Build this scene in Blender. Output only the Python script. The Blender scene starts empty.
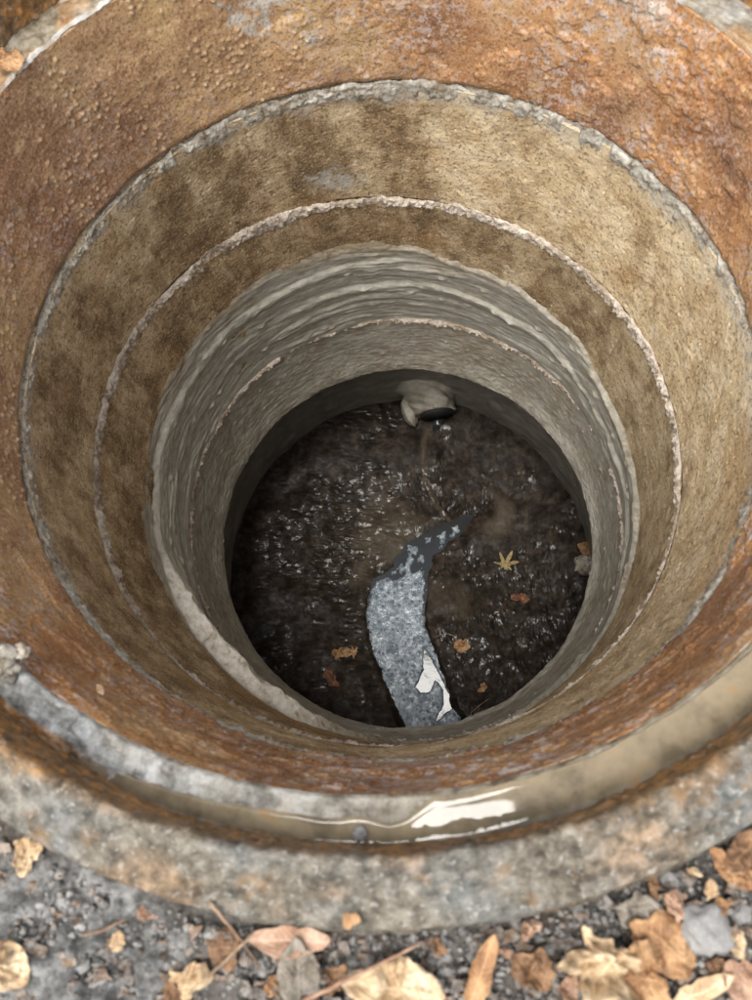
import bpy, math, random
import numpy as np
from mathutils import Vector, Matrix, Euler

# ------------------------------------------------------------------ camera, sky, sun, exposure
scene = bpy.context.scene
col = scene.collection
CAM = np.array([.0448, -.2666, .39]); TILT, ROLL, FPX = 0.27693, 0.074448, 751.
cam_d = bpy.data.cameras.new('camera'); cam = bpy.data.objects.new('camera', cam_d); col.objects.link(cam)
cam.location = CAM; cam.rotation_euler = (TILT, ROLL, 0)
cam_d.sensor_width = 36; cam_d.lens = 36 * FPX / 1000; cam_d.clip_start = .01; cam_d.clip_end = 500
cam_d.dof.use_dof = True; cam_d.dof.focus_distance = .98; cam_d.dof.aperture_fstop = 10
scene.camera = cam

SUN_DIR = Vector((-.045, -.06, 1)).normalized()
SUN_EL = math.asin(SUN_DIR.z); SUN_AZ = math.atan2(SUN_DIR.x, SUN_DIR.y)
world = bpy.data.worlds.new('World'); scene.world = world; world.use_nodes = True
wt = world.node_tree; wt.nodes.clear()
wo = wt.nodes.new('ShaderNodeOutputWorld'); bg = wt.nodes.new('ShaderNodeBackground')
sky = wt.nodes.new('ShaderNodeTexSky'); sky.sky_type = 'NISHITA'; sky.sun_disc = False
sky.sun_elevation = math.radians(60); sky.sun_rotation = SUN_AZ; sky.dust_density = 6; sky.air_density = 1.5
hs = wt.nodes.new('ShaderNodeHueSaturation'); hs.inputs['Saturation'].default_value = .25
wt.links.new(sky.outputs[0], hs.inputs['Color']); wt.links.new(hs.outputs[0], bg.inputs[0]); wt.links.new(bg.outputs[0], wo.inputs[0])
bg.inputs[1].default_value = .15
sun_d = bpy.data.lights.new('sun', 'SUN'); sun = bpy.data.objects.new('sun', sun_d); col.objects.link(sun)
sun_d.energy = 1.3; sun_d.angle = math.radians(17); sun_d.color = (1, .97, .92)
sun.rotation_euler = SUN_DIR.to_track_quat('Z', 'Y').to_euler(); sun.location = (0, 0, 3)
scene.view_settings.view_transform = 'Standard'; scene.view_settings.look = 'None'
scene.view_settings.gamma = 1; scene.view_settings.exposure = 1.0
scene.render.engine = 'CYCLES'; scene.cycles.max_bounces = 10; scene.cycles.diffuse_bounces = 6

# ------------------------------------------------------------------ helpers
random.seed(5); rng = np.random.default_rng(7)
PI = math.pi; TAU = 2 * PI
_R = np.array(Euler((TILT, ROLL, 0)).to_matrix())
def at(u, v, z):
    """point of the horizontal plane z seen at photograph pixel (u, v)"""
    d = _R @ np.array([(u - 376) / FPX, -(v - 500) / FPX, -1.])
    return CAM + d * (z - CAM[2]) / d[2]

def hsh(ix, iy, s):
    h = (ix.astype(np.int64) * 374761393 + iy.astype(np.int64) * 668265263 + s * 974634777) & 0xffffffff
    h = ((h ^ (h >> 13)) * 1274126177) & 0xffffffff
    h = h ^ (h >> 16)
    return (h & 0xffffff) / float(0x1000000)
def vn(u, v, s=0, wrap=None):
    iu = np.floor(u); iv = np.floor(v); fu = u - iu; fv = v - iv
    fu = fu * fu * fu * (fu * (fu * 6 - 15) + 10); fv = fv * fv * fv * (fv * (fv * 6 - 15) + 10)
    iu1 = iu + 1
    if wrap: iu = np.mod(iu, wrap); iu1 = np.mod(iu1, wrap)
    a = hsh(iu, iv, s); b = hsh(iu1, iv, s); c = hsh(iu, iv + 1, s); d = hsh(iu1, iv + 1, s)
    return (a + (b - a) * fu) * (1 - fv) + (c + (d - c) * fu) * fv
def fbm(u, v, s=0, o=4, g=.5, wrap=None):
    t = 0; a = 1; n = 0
    for k in range(o):
        t = t + a * (vn(u, v, s + k * 17, wrap) - .5) * 2; n += a; a *= g; u = u * 2; v = v * 2
        if wrap: wrap *= 2
    return t / n
def cell(u, v, s=0, wrap=None):
    """distance to nearest jittered point and that point's random id"""
    iu = np.floor(u); iv = np.floor(v); best = np.full(np.broadcast(u, v).shape, 9.); idd = np.zeros_like(best)
    for di in (-1, 0, 1):
        for dj in (-1, 0, 1):
            cu = iu + di; cv = iv + dj; cw = np.mod(cu, wrap) if wrap else cu
            d = np.hypot(cu + .15 + .7 * hsh(cw, cv, s) - u, cv + .15 + .7 * hsh(cw, cv, s + 5) - v)
            m = d < best; best = np.where(m, d, best); idd = np.where(m, hsh(cw, cv, s + 9), idd)
    return best, idd
def sst(a, b, x):
    t = np.clip((x - a) / (b - a), 0, 1); return t * t * (3 - 2 * t)
def lat(th, zz, size, stretch=1.):
    """lathe coordinates in cells of about `size` metres (circumference at r = .3)"""
    n = max(3, int(round(TAU * .3 / size)))
    return th / TAU * n, zz / (size * stretch), n
def F(th, zz, size, s, o=4, g=.5, stretch=1.):
    u, v, n = lat(th, zz, size, stretch); return fbm(u, v, s, o, g, n)
def W(th, zz, size, s, stretch=1.):
    u, v, n = lat(th, zz, size, stretch); return cell(u, v, s, n)

def mesh_obj(name, verts, quads, mat, parent=None, attrs=None, tris=None, smooth=True):
    me = bpy.data.meshes.new(name); verts = np.asarray(verts, np.float32)
    nq = 0 if quads is None else len(quads); nt = 0 if tris is None else len(tris)
    idx = np.concatenate([np.asarray(quads, np.int32).ravel() if nq else np.zeros(0, np.int32), np.asarray(tris, np.int32).ravel() if nt else np.zeros(0, np.int32)])
    me.vertices.add(len(verts)); me.vertices.foreach_set('co', verts.ravel())
    me.loops.add(len(idx)); me.loops.foreach_set('vertex_index', idx)
    me.polygons.add(nq + nt)
    me.polygons.foreach_set('loop_start', np.concatenate([np.arange(nq) * 4, nq * 4 + np.arange(nt) * 3]).astype(np.int32))
    me.polygons.foreach_set('loop_total', np.concatenate([np.full(nq, 4), np.full(nt, 3)]).astype(np.int32))
    me.polygons.foreach_set('use_smooth', np.full(nq + nt, smooth))
    for k, a in (attrs or {}).items():
        at_ = me.attributes.new(k, 'FLOAT', 'POINT'); at_.data.foreach_set('value', np.asarray(a, np.float32).ravel())
    me.update(calc_edges=True); me.validate()
    o = bpy.data.objects.new(name, me); col.objects.link(o)
    if mat: me.materials.append(mat)
    o.parent = parent
    return o
def grid_quads(m, n, wrap_n=False, wrap_m=False):
    i = np.arange(m if wrap_m else m - 1); j = np.arange(n if wrap_n else n - 1)
    I, J = np.meshgrid(i, j, indexing='ij'); I1 = (I + 1) % m; J1 = (J + 1) % n
    return np.stack([I * n + J, I * n + J1, I1 * n + J1, I1 * n + J], -1).reshape(-1, 4)
def lathe(name, th, Rr, Z, mat, parent=None, attrs=None, back=None):
    """rows run outside-top to inside-bottom; back = wall thickness closing the ring behind"""
    Rr = np.array(Rr); Z = np.array(Z); attrs = {k: np.broadcast_to(v, Rr.shape).copy() for k, v in (attrs or {}).items()}
    if back:
        rb = max(float(Rr.max()), 0) + back
        Rr = np.vstack([Rr, np.full((1, Rr.shape[1]), rb), np.full((1, Rr.shape[1]), rb)]); Z = np.vstack([Z, Z[-1:], Z[:1]])
        for k in attrs: attrs[k] = np.vstack([attrs[k], attrs[k][-1:], attrs[k][:1]])
    m, n = Rr.shape
    v = np.stack([Rr * np.cos(th), Rr * np.sin(th), Z], -1).reshape(-1, 3)
    return mesh_obj(name, v, grid_quads(m, n, True, bool(back)), mat, parent, attrs)
def thing(name, label, cat, loc=(0, 0, 0), group=None):
    o = bpy.data.objects.new(name, None); col.objects.link(o); o.location = loc; o.empty_display_size = .02
    return tag(o, label, cat, group)
def tag(o, label=None, cat=None, group=None, kind=None):
    for k, v in (('label', label), ('category', cat), ('group', group), ('kind', kind)):
        if v: o[k] = v
    return o
def four(th, c): return c[0] + c[1] * np.cos(th) + c[2] * np.sin(th) + c[3] * np.cos(2 * th) + c[4] * np.sin(2 * th)
def adist(th, deg): return np.abs((th - math.radians(deg) + PI) % TAU - PI) * 180 / PI
# rings as the photograph shows them: slightly out of round and out of centre
OA = (.0010, .0045, -.0002, .0024, -.0026); OB = (-.0007, -.0074, .0006, .0023, -.0040)
OD = (-.0002, .0044, .0004, -.0005, -.0032); OE = (-.0003, .0034, .0006, .0007, -.0002)
OF = (.0004, .0023, -.0015, .0031, -.0025); OI = (.0012, .0035, .0003, .0021, -.0028)
ZH, ZI, ZG, ZF, ZA, ZB, ZD, ZE = .018, .005, -.030, -.031, -.177, -.342, -.620, -.767
RH, RI, RG, RF, RA, RB, RD, RE = .3306, .3633, .3326, .3094, .3000, .2983, .3029, .2915

# ------------------------------------------------------------------ materials
class Mat:
    def __init__(s, name, rough=.8, spec=.5, ior=1.45):
        s.m = bpy.data.materials.new(name); s.m.use_nodes = True; s.t = s.m.node_tree; s.b = s.t.nodes['Principled BSDF']
        s.b.inputs['Roughness'].default_value = rough; s.b.inputs['Specular IOR Level'].default_value = spec; s.b.inputs['IOR'].default_value = ior
        s.co = s.t.nodes.new('ShaderNodeTexCoord').outputs['Object']; s.nrm = None
    def put(s, sock, v):
        if isinstance(v, bpy.types.NodeSocket): s.t.links.new(v, sock)
        elif isinstance(v, (tuple, list)): sock.default_value = (*v, 1) if len(v) == 3 and len(sock.default_value) == 4 else v
        else: sock.default_value = v
    def mapc(s, sc, loc=(0, 0, 0)):
        n = s.t.nodes.new('ShaderNodeMapping'); s.put(n.inputs[0], s.co); n.inputs['Scale'].default_value = sc; n.inputs['Location'].default_value = loc; return n.outputs[0]
    def noise(s, scale, detail=5, rough=.6, sc=None, loc=(0, 0, 0), dist=0):
        n = s.t.nodes.new('ShaderNodeTexNoise'); s.put(n.inputs['Vector'], s.mapc(sc or (1, 1, 1), loc))
        n.inputs['Scale'].default_value = scale; n.inputs['Detail'].default_value = detail; n.inputs['Roughness'].default_value = rough; n.inputs['Distortion'].default_value = dist
        return n.outputs[0]
    def vor(s, scale, feat='F1', out=0, rnd=1.):
        n = s.t.nodes.new('ShaderNodeTexVoronoi'); n.feature = feat; s.put(n.inputs['Vector'], s.co); n.inputs['Scale'].default_value = scale; n.inputs['Randomness'].default_value = rnd; return n.outputs[out]
    def ramp(s, f, *st):
        n = s.t.nodes.new('ShaderNodeValToRGB'); s.put(n.inputs[0], f); e = n.color_ramp.elements
        while len(e) < len(st): e.new(.5)
        for k, (p, c) in enumerate(st):
            e[k].position = p; e[k].color = (*c, 1) if isinstance(c, tuple) else (c, c, c, 1)
        return n.outputs[0]
    def mix(s, f, a, b, mode='MIX'):
        n = s.t.nodes.new('ShaderNodeMix'); n.data_type = 'RGBA'; n.blend_type = mode
        s.put(n.inputs[0], f); s.put(n.inputs[6], a); s.put(n.inputs[7], b); return n.outputs[2]
    def mth(s, op, a, b=0.):
        n = s.t.nodes.new('ShaderNodeMath'); n.operation = op; s.put(n.inputs[0], a); s.put(n.inputs[1], b); return n.outputs[0]
    def attr(s, name):
        n = s.t.nodes.new('ShaderNodeAttribute'); n.attribute_name = name; return n.outputs['Fac']
    def bump(s, h, dist=.001, strength=1.):
        n = s.t.nodes.new('ShaderNodeBump'); s.put(n.inputs['Height'], h); n.inputs['Distance'].default_value = dist; n.inputs['Strength'].default_value = strength
        if s.nrm: s.put(n.inputs['Normal'], s.nrm)
        s.nrm = n.outputs[0]; return s
    def done(s, c, rough=None):
        s.put(s.b.inputs['Base Color'], c)
        if rough is not None: s.put(s.b.inputs['Roughness'], rough)
        if s.nrm: s.put(s.b.inputs['Normal'], s.nrm)
        return s.m

def m_rust():
    s = Mat('rust_iron', .75, .4)
    n1 = s.noise(11, 4, .55); n2 = s.noise(48, 6, .62, loc=(3, 1, 2)); n3 = s.noise(150, 5, .65, loc=(1, 7, 2))
    n4 = s.noise(8, 5, .6, loc=(5, 5, 1)); n5 = s.noise(430, 3, .6, loc=(4, 2, 8)); n7 = s.noise(5, 3, .5, loc=(2, 3, 7))
    orange = s.ramp(n1, (.32, (.20, .09, .042)), (.44, (.31, .142, .057)), (.54, (.405, .20, .08)), (.66, (.45, .275, .14)))
    brown = s.ramp(n1, (.32, (.23, .125, .062)), (.44, (.31, .18, .09)), (.54, (.37, .235, .12)), (.66, (.42, .28, .13)))
    c = s.mix(s.attr('sand'), orange, brown)
    c = s.mix(s.ramp(n7, (.38, .7), (.47, 0.)), c, (.21, .105, .06))
    c = s.mix(s.ramp(n2, (.36, .75), (.46, 0.)), c, s.mix(.5, c, (.13, .06, .03)))
    c = s.mix(s.ramp(n2, (.55, 0.), (.64, .7)), c, s.mix(.6, c, (.52, .36, .20)))
    fl = s.mth('MULTIPLY', s.ramp(n3, (.50, 0.), (.57, 1.)), s.ramp(n4, (.44, .08), (.58, .9)))
    c = s.mix(s.mth('MULTIPLY', fl, s.mth('SUBTRACT', 1., s.mth('MULTIPLY', s.attr('sand'), .7))), c, (.44, .375, .35))
    c = s.mix(s.attr('grain'), c, s.ramp(n3, (.4, (.34, .23, .13)), (.6, (.52, .40, .26))))
    c = s.mix(s.attr('lime'), c, s.ramp(n3, (.4, (.33, .31, .27)), (.6, (.50, .49, .45))))
    c = s.mix(s.mth('MULTIPLY', s.ramp(n5, (.56, 0.), (.62, 1.)), .55), c, (.06, .032, .017))
    c = s.mix(s.mth('MULTIPLY', s.ramp(n5, (.38, 1.), (.44, 0.)), .35), c, (.55, .43, .30))
    s.bump(n3, .0010, .7).bump(n5, .0006, .7)
    return s.done(c, s.mix(s.attr('wet'), s.ramp(n2, (.3, .8), (.7, .55)), s.ramp(n3, (.35, .2), (.65, .45))))
def m_seat():
    s = Mat('seat_iron', .5, .5)
    n1 = s.noise(22, 6, .65); n2 = s.noise(75, 6, .7, loc=(3, 1, 2)); n3 = s.noise(220, 4, .7, loc=(1, 7, 2))
    base = s.ramp(n2, (.34, (.055, .042, .027)), (.46, (.14, .115, .078)), (.56, (.21, .18, .13)), (.68, (.28, .25, .20)))
    grey = s.ramp(n2, (.34, (.08, .08, .074)), (.45, (.18, .186, .186)), (.54, (.27, .285, .29)), (.64, (.40, .415, .42)))
    c = s.mix(s.attr('crust'), base, grey)
    c = s.mix(s.attr('rust'), c, s.ramp(n2, (.3, (.16, .06, .015)), (.5, (.42, .19, .04)), (.7, (.5, .27, .08))))
    c = s.mix(s.attr('white'), c, s.ramp(n3, (.3, (.42, .42, .40)), (.6, (.68, .68, .66))))
    s.bump(n2, .002, .6).bump(n3, .0012, .6)
    return s.done(c, s.ramp(n1, (.35, .3), (.65, .6)))
def m_rim():
    s = Mat('rim_iron', .6, .45)
    n1 = s.noise(13, 5, .6); n2 = s.noise(105, 7, .72, loc=(3, 1, 2)); n3 = s.noise(260, 4, .7, loc=(1, 7, 2))
    c = s.ramp(n2, (.36, (.036, .029, .020)), (.46, (.095, .08, .058)), (.54, (.145, .127, .098)), (.64, (.23, .21, .172)))
    c = s.mix(s.ramp(n1, (.45, 0.), (.62, .75)), c, s.ramp(n2, (.38, (.05, .063, .063)), (.60, (.165, .17, .17))))
    c = s.mix(s.mth('MULTIPLY', s.ramp(s.noise(30, 5, .7, loc=(8, 3, 1)), (.56, 0.), (.66, 1.)), .55), c, (.22, .125, .05))
    c = s.mix(s.attr('rust'), c, s.ramp(n2, (.34, (.085, .044, .017)), (.48, (.19, .105, .042)), (.62, (.42, .20, .055))))
    c = s.mix(s.mth('MULTIPLY', s.ramp(n3, (.58, 0.), (.66, 1.)), .6), c, (.36, .35, .32))
    s.bump(n2, .003, .8).bump(n3, .0014, .7)
    return s.done(c, s.ramp(n1, (.35, .35), (.65, .7)))
def m_ring():
    s = Mat('old_concrete', .85, .3)
    n1 = s.noise(20, 6, .66, sc=(1, 1, .38)); n2 = s.noise(30, 5, .6, loc=(3, 1, 2)); n3 = s.noise(420, 4, .65, loc=(1, 7, 2))
    n4 = s.noise(60, 7, .7, sc=(1, 1, .5), loc=(2, 9, 4)); n6 = s.noise(260, 4, .6, loc=(7, 3, 1)); n8 = s.noise(9, 3, .5, loc=(1, 1, 6))
    c = s.ramp(n2, (.36, (.40, .29, .16)), (.48, (.50, .385, .23)), (.60, (.58, .47, .31)))
    dark = s.ramp(n2, (.36, (.13, .082, .040)), (.5, (.20, .13, .065)), (.64, (.29, .195, .10)))
    st = s.mth('ADD', s.mth('ADD', s.ramp(n1, (.42, 0.), (.56, .55)), s.ramp(n4, (.46, -.25), (.57, .42))), s.attr('stain'))
    c = s.mix(s.mth('MINIMUM', s.mth('MAXIMUM', st, 0.), .95), c, dark)
    c = s.mix(s.ramp(n8, (.55, 0.), (.66, .5)), c, (.36, .215, .09))
    c = s.mix(s.attr('lime'), c, s.ramp(n3, (.38, (.30, .28, .23)), (.62, (.52, .50, .45))))
    c = s.mix(s.mth('MULTIPLY', s.ramp(n6, (.57, 0.), (.61, 1.)), .6), c, (.09, .055, .027))
    c = s.mix(s.mth('MULTIPLY', s.ramp(n3, (.54, 0.), (.62, 1.)), .35), c, (.07, .043, .022))
    c = s.mix(s.mth('MULTIPLY', s.ramp(n3, (.38, 1.), (.45, 0.)), .4), c, (.60, .51, .37))
    s.bump(n6, .0012, .7).bump(n3, .0010, .8)
    return s.done(c)
def m_joint(name, a, b, dk):
    s = Mat(name, .9, .3)
    n2 = s.noise(80, 6, .75, loc=(3, 1, 2)); n3 = s.noise(300, 4, .7, loc=(1, 7, 2))
    c = s.ramp(n2, (.36, dk), (.45, a), (.60, b))
    c = s.mix(s.ramp(s.noise(28, 5, .7, loc=(2, 2, 5)), (.50, 0.), (.62, .7)), c, s.ramp(n3, (.4, (.12, .085, .05)), (.6, (.26, .195, .12))))
    c = s.mix(s.mth('MULTIPLY', s.ramp(n3, (.58, 0.), (.66, 1.)), .5), c, dk)
    s.bump(n2, .0025, .8).bump(n3, .0014, .8)
    return s.done(c)
def m_parge():
    s = Mat('wet_grey_mortar', .6, .45)
    n1 = s.noise(16, 5, .6, sc=(1, 1, 2.5)); n2 = s.noise(70, 6, .7, sc=(1, 1, 3), loc=(3, 1, 2)); n3 = s.noise(300, 4, .7, loc=(1, 7, 2))
    n4 = s.noise(24, 6, .7, sc=(1, 1, 1.3), loc=(6, 2, 2))
    c = s.ramp(n2, (.34, (.25, .232, .19)), (.5, (.36, .34, .285)), (.66, (.47, .45, .39)))
    c = s.mix(s.ramp(n1, (.42, 0.), (.60, .6)), c, s.ramp(n2, (.34, (.23, .222, .19)), (.66, (.39, .38, .34))))
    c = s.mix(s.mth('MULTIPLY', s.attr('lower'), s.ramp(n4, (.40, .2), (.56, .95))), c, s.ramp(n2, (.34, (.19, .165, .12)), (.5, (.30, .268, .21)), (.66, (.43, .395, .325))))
    c = s.mix(s.mth('MULTIPLY', s.ramp(n3, (.58, 0.), (.66, 1.)), .35), c, (.42, .40, .35))
    fe = s.mth('MINIMUM', s.mth('MAXIMUM', s.mth('ADD', s.attr('feather'), s.mth('MULTIPLY', s.mth('SUBTRACT', n4, .5), 2.2)), 0.), 1.)
    c = s.mix(s.mth('MULTIPLY', fe, .9), c, s.ramp(n2, (.34, (.10, .072, .04)), (.5, (.19, .145, .085)), (.66, (.30, .235, .145))))
    c = s.mix(s.attr('pale'), c, s.ramp(n2, (.36, (.34, .295, .225)), (.44, (.60, .56, .47)), (.60, (.78, .75, .68))))
    s.bump(n2, .0012, .6).bump(n3, .0010, .8)
    return s.done(c, s.ramp(n1, (.35, .45), (.65, .7)))
def m_base():
    s = Mat('damp_base_concrete', .5, .5)
    n2 = s.noise(30, 6, .65, sc=(1, 1, 1.5))
    s.bump(s.noise(120, 5, .6), .0015, .6)
    return s.done(s.ramp(n2, (.3, (.11, .10, .082)), (.6, (.19, .178, .15)), (.75, (.25, .235, .2))))
def m_floor():
    s = Mat('wet_sludge', .2, .5, 1.34)
    n1 = s.noise(9, 5, .6); n2 = s.noise(55, 6, .7, loc=(3, 1, 2)); n3 = s.noise(240, 5, .7, loc=(1, 7, 2)); n4 = s.noise(420, 2, .6)
    c = s.ramp(n2, (.34, (.008, .006, .0045)), (.5, (.020, .015, .011)), (.64, (.045, .034, .025)), (.78, (.07, .052, .037)))
    c = s.mix(s.attr('silt'), c, s.ramp(n2, (.3, (.040, .030, .020)), (.7, (.075, .058, .04))))
    c = s.mix(s.mth('MULTIPLY', s.ramp(n3, (.66, 0.), (.72, 1.)), .4), c, (.12, .085, .05))
    s.bump(n2, .0008, .5).bump(n3, .0003, .7)
    gl = s.mth('MULTIPLY', s.ramp(s.noise(75, 4, .6, loc=(9, 4, 4)), (.51, 0.), (.59, 1.)), s.attr('gloss'))
    s.put(s.b.inputs['Specular IOR Level'], s.mth('ADD', .07, s.mth('MULTIPLY', gl, .25)))
    return s.done(c, s.mix(gl, s.ramp(n1, (.38, .30), (.6, .45)), (.13, .13, .13)))
def m_foam():
    s = Mat('grey_foam', .12, .5, 1.34)
    n2 = s.noise(60, 5, .6)
    c = s.ramp(n2, (.34, (.17, .20, .23)), (.5, (.27, .31, .345)), (.66, (.40, .445, .485)))
    c = s.mix(s.attr('dot'), c, (.055, .07, .09))
    s.bump(s.noise(300, 3, .6), .0008, .5)
    return s.done(c)
def m_water(name, c, rough, bump=0., c2=None):
    s = Mat(name, rough, .5, 1.33)
    n = s.noise(25, 4, .6)
    if c2: s.bump(s.noise(14, 1, .4), bump, 1.)
    if c2: return s.done(s.ramp(s.noise(30, 5, .65), (.38, tuple(.6 * q for q in c)), (.5, c), (.60, tuple(1.2 * q for q in c)), (.70, c2)))
    if bump: s.bump(s.noise(40, 4, .6), bump, 1.)
    return s.done(s.ramp(n, (.3, tuple(.8 * q for q in c)), (.7, tuple(min(1, 1.2 * q) for q in c))))
def m_ground():
    s = Mat('grey_mud', .75, .4)
    n1 = s.noise(14, 6, .65); n2 = s.noise(90, 6, .75, loc=(3, 1, 2)); n3 = s.noise(350, 4, .7, loc=(1, 7, 2))
    c = s.ramp(n2, (.3, (.017, .014, .011)), (.46, (.05, .043, .036)), (.58, (.095, .086, .076)), (.72, (.17, .16, .145)))
    c = s.mix(s.ramp(n1, (.48, 0.), (.62, .6)), c, s.ramp(n2, (.3, (.04, .03, .022)), (.7, (.16, .12, .085))))
    c = s.mix(s.attr('clay'), c, s.ramp(n2, (.38, (.045, .043, .04)), (.48, (.12, .118, .113)), (.60, (.25, .248, .24))))
    s.bump(n2, .004, .8).bump(n3, .002, .8)
    return s.done(c, s.ramp(n1, (.35, .5), (.65, .85)))
def m_stone(name, *cols):
    s = Mat(name, .7, .4)
    gi = s.t.nodes.new('ShaderNodeNewGeometry'); r = gi.outputs['Random Per Island']
    n = s.noise(250, 4, .7)
    c = s.ramp(r, *[(k / (len(cols) - 1), q) for k, q in enumerate(cols)])
    c = s.mix(s.ramp(n, (.4, 0.), (.65, .6)), c, (.30, .29, .27))
    s.bump(n, .001, .7)
    return s.done(c)
def m_leaf(name, a, b, dk, spec=.3):
    s = Mat(name, .6, spec)
    n = s.noise(55, 5, .65); n3 = s.noise(260, 4, .7)
    c = s.ramp(n, (.33, dk), (.47, a), (.66, b))
    c = s.mix(s.mth('MULTIPLY', s.ramp(n3, (.57, 0.), (.66, 1.)), .5), c, dk)
    c = s.mix(s.mth('MULTIPLY', s.attr('vein'), .55), c, tuple(min(1, q * 1.35) for q in b))
    s.bump(s.attr('vein'), .0006, .6).bump(n3, .0006, .5)
    return s.done(c)

M = dict(rust=m_rust(), seat=m_seat(), rim=m_rim(), ring=m_ring(), parge=m_parge(), base=m_base(), floor=m_floor(), foam=m_foam(),
         jointA=m_joint('pale_lime_mortar', (.30, .275, .225), (.48, .46, .405), (.13, .10, .065)),
         jointB=m_joint('pinkish_grey_mortar', (.34, .285, .225), (.52, .465, .40), (.15, .11, .075)),
         puddle=m_water('silty_water', (.20, .16, .105), .04, .0006, (.30, .15, .045)), scum=m_water('soapy_water', (.02, .022, .024), .10, .0004), ground=m_ground(),
         gravel=m_stone('grit', (.025, .022, .02), (.06, .055, .05), (.12, .117, .112), (.22, .215, .205), (.11, .07, .045)),
         stone=m_stone('stone', (.11, .11, .11), (.17, .17, .17), (.26, .235, .215)),
         cream=m_leaf('cream_leaf', (.37, .255, .145), (.60, .475, .32), (.18, .10, .05)),
         orange=m_leaf('orange_leaf', (.24, .125, .058), (.40, .25, .13), (.09, .042, .02)),
         pink=m_leaf('pinkish_leaf', (.26, .155, .10), (.42, .29, .21), (.12, .06, .035)),
         brown=m_leaf('brown_leaf', (.13, .072, .038), (.26, .15, .08), (.05, .026, .014)),
         grey=m_leaf('weathered_leaf', (.15, .128, .10), (.24, .215, .18), (.07, .055, .04)),
         yellow=m_leaf('yellow_leaf', (.17, .125, .05), (.27, .205, .09), (.07, .04, .016), .5),
         red=m_leaf('red_brown_leaf', (.12, .045, .023), (.20, .09, .046), (.04, .016, .01), .5),
         twig=m_leaf('twig_bark', (.20, .13, .085), (.36, .25, .17), (.08, .05, .032)))

# ------------------------------------------------------------------ ground
n = 1000
rr = np.concatenate([np.linspace(.352, .46, 90), .46 + np.geomspace(.0015, 1.2, 90), np.geomspace(2, 120, 14)])
th = np.arange(n) / n * TAU
TH, RRg = np.meshgrid(th, rr[::-1])
X = RRg * np.cos(TH); Y = RRg * np.sin(TH)
fade = np.exp(-np.clip(RRg - 1, 0, None) / 6)
rough = fbm(X * 30, Y * 30, 1, 5, .55) * .008 + fbm(X * 9, Y * 9, 11, 3) * .010 + np.maximum(0, fbm(X * 130, Y * 130, 31, 3)) * .004
clay = sst(.085, .04, np.hypot((X + .135) * .9, (Y + .385) * 1.2) + fbm(X * 40, Y * 40, 77, 3) * .02)
Zg = -.010 + rough * (.35 + .65 * sst(.36, .39, RRg)) * (1 - .1 * clay) + clay * (.004 + .011 * fbm(X * 65, Y * 65, 91, 4, .6)) + (fbm(X * .15, Y * .15, 3, 3) * .12) * sst(1.2, 6, RRg)
ground = mesh_obj('ground', np.stack([X, Y, Zg], -1).reshape(-1, 3), grid_quads(len(rr), n, True), M['ground'], None, {'clay': clay})
tag(ground, 'grey gritty mud around the manhole', None, None, 'structure')
def ground_z(x, y):
    X = np.array([[x]]); Y = np.array([[y]])
    return float(-.010 + (fbm(X * 30, Y * 30, 1, 5, .55) * .008 + fbm(X * 9, Y * 9, 11, 3) * .010)[0, 0])

# ------------------------------------------------------------------ cast iron frame
frame = thing('manhole_casting', 'round rusty cast iron manhole frame with stepped rim set in mud', 'manhole frame', (0, 0, 0))
n = 1500; th = np.arange(n) / n * TAU
# rim: outside foot, rounded shoulder, top face, lip down to the seat
prof = [(.372, -.060), (.371, -.03), (.369, -.012), (.3665, -.002), (.3633, .004)]
prof += [(.3633 + (.334 - .3633) * t, .0055 + .0125 * t) for t in np.linspace(0, 1, 34)]
prof += [(.3318, .0172), (.3306, .0155), (.3302, .0125)] + [(.3302 + .0028 * t, .0125 - .0445 * t) for t in np.linspace(.06, 1, 30)]
pr = np.array(prof)[:, 0][:, None]; pz = np.array(prof)[:, 1][:, None]; s_ = np.arange(len(prof))[:, None] * .001
T2 = np.broadcast_to(th, (len(prof), n)); S2 = np.broadcast_to(s_, T2.shape)
d = F(T2, S2, .02, 3, 4) * .0020 + F(T2, S2, .006, 8, 3) * .0014 + F(T2, S2, .06, 5, 2) * .0015
g, gi = W(T2, S2, .006, 4); d = d + np.where(gi > .6, np.clip(.5 - g, 0, 1) * .0055, 0)
top = sst(3, 6, np.arange(len(prof))[:, None]) * sst(41, 37, np.arange(len(prof))[:, None])
wall_l = sst(38, 44, np.arange(len(prof))[:, None])
Rr = pr + four(T2, OI) + d * (1 - top) * -.6; Zr = pz + d * (.25 + .75 * top)
rustm = np.clip(wall_l * (.75 + .5 * F(T2, S2, .03, 21, 3)) + sst(34, 42, np.arange(len(prof))[:, None]) * sst(40, 15, adist(T2, -140)) + sst(.15, .5, F(T2, S2, .05, 23, 3)) * .35, 0, 1)
lathe('rim', th, Rr, Zr, M['rim'], frame, {'rust': rustm})
# cover seat
m = 40; t = np.linspace(0, 1, m)[:, None]
T2 = np.broadcast_to(th, (m, n)); S2 = np.broadcast_to(t * .027, T2.shape)
left = sst(78, 38, adist(th, -150)); right = sst(75, 25, adist(th, -55)); leftb = sst(60, 25, adist(th, -118))
crust = np.clip(np.maximum(left, leftb) + F(T2, S2, .03, 41, 4) * .7 - .15, 0, 1) * (1 - .85 * right)
lift = sst(-78, -90, (np.degrees(th) + 180) % 360 - 180 + F(T2, S2, .025, 44, 3) * 9) * sst(.22, .42, t + F(T2, S2, .02, 46, 3) * .1)
amp = .0004 + .0017 * np.maximum(left, leftb) * (1 - right) + .0008 * (1 - right)
d = (F(T2, S2, .012, 31, 4) * 1.2 + F(T2, S2, .003, 37, 2) * .5) * amp + F(T2, S2, .1, 39, 2) * .0006 + .0016 * lift
edge = sst(.93, 1, t)
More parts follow.
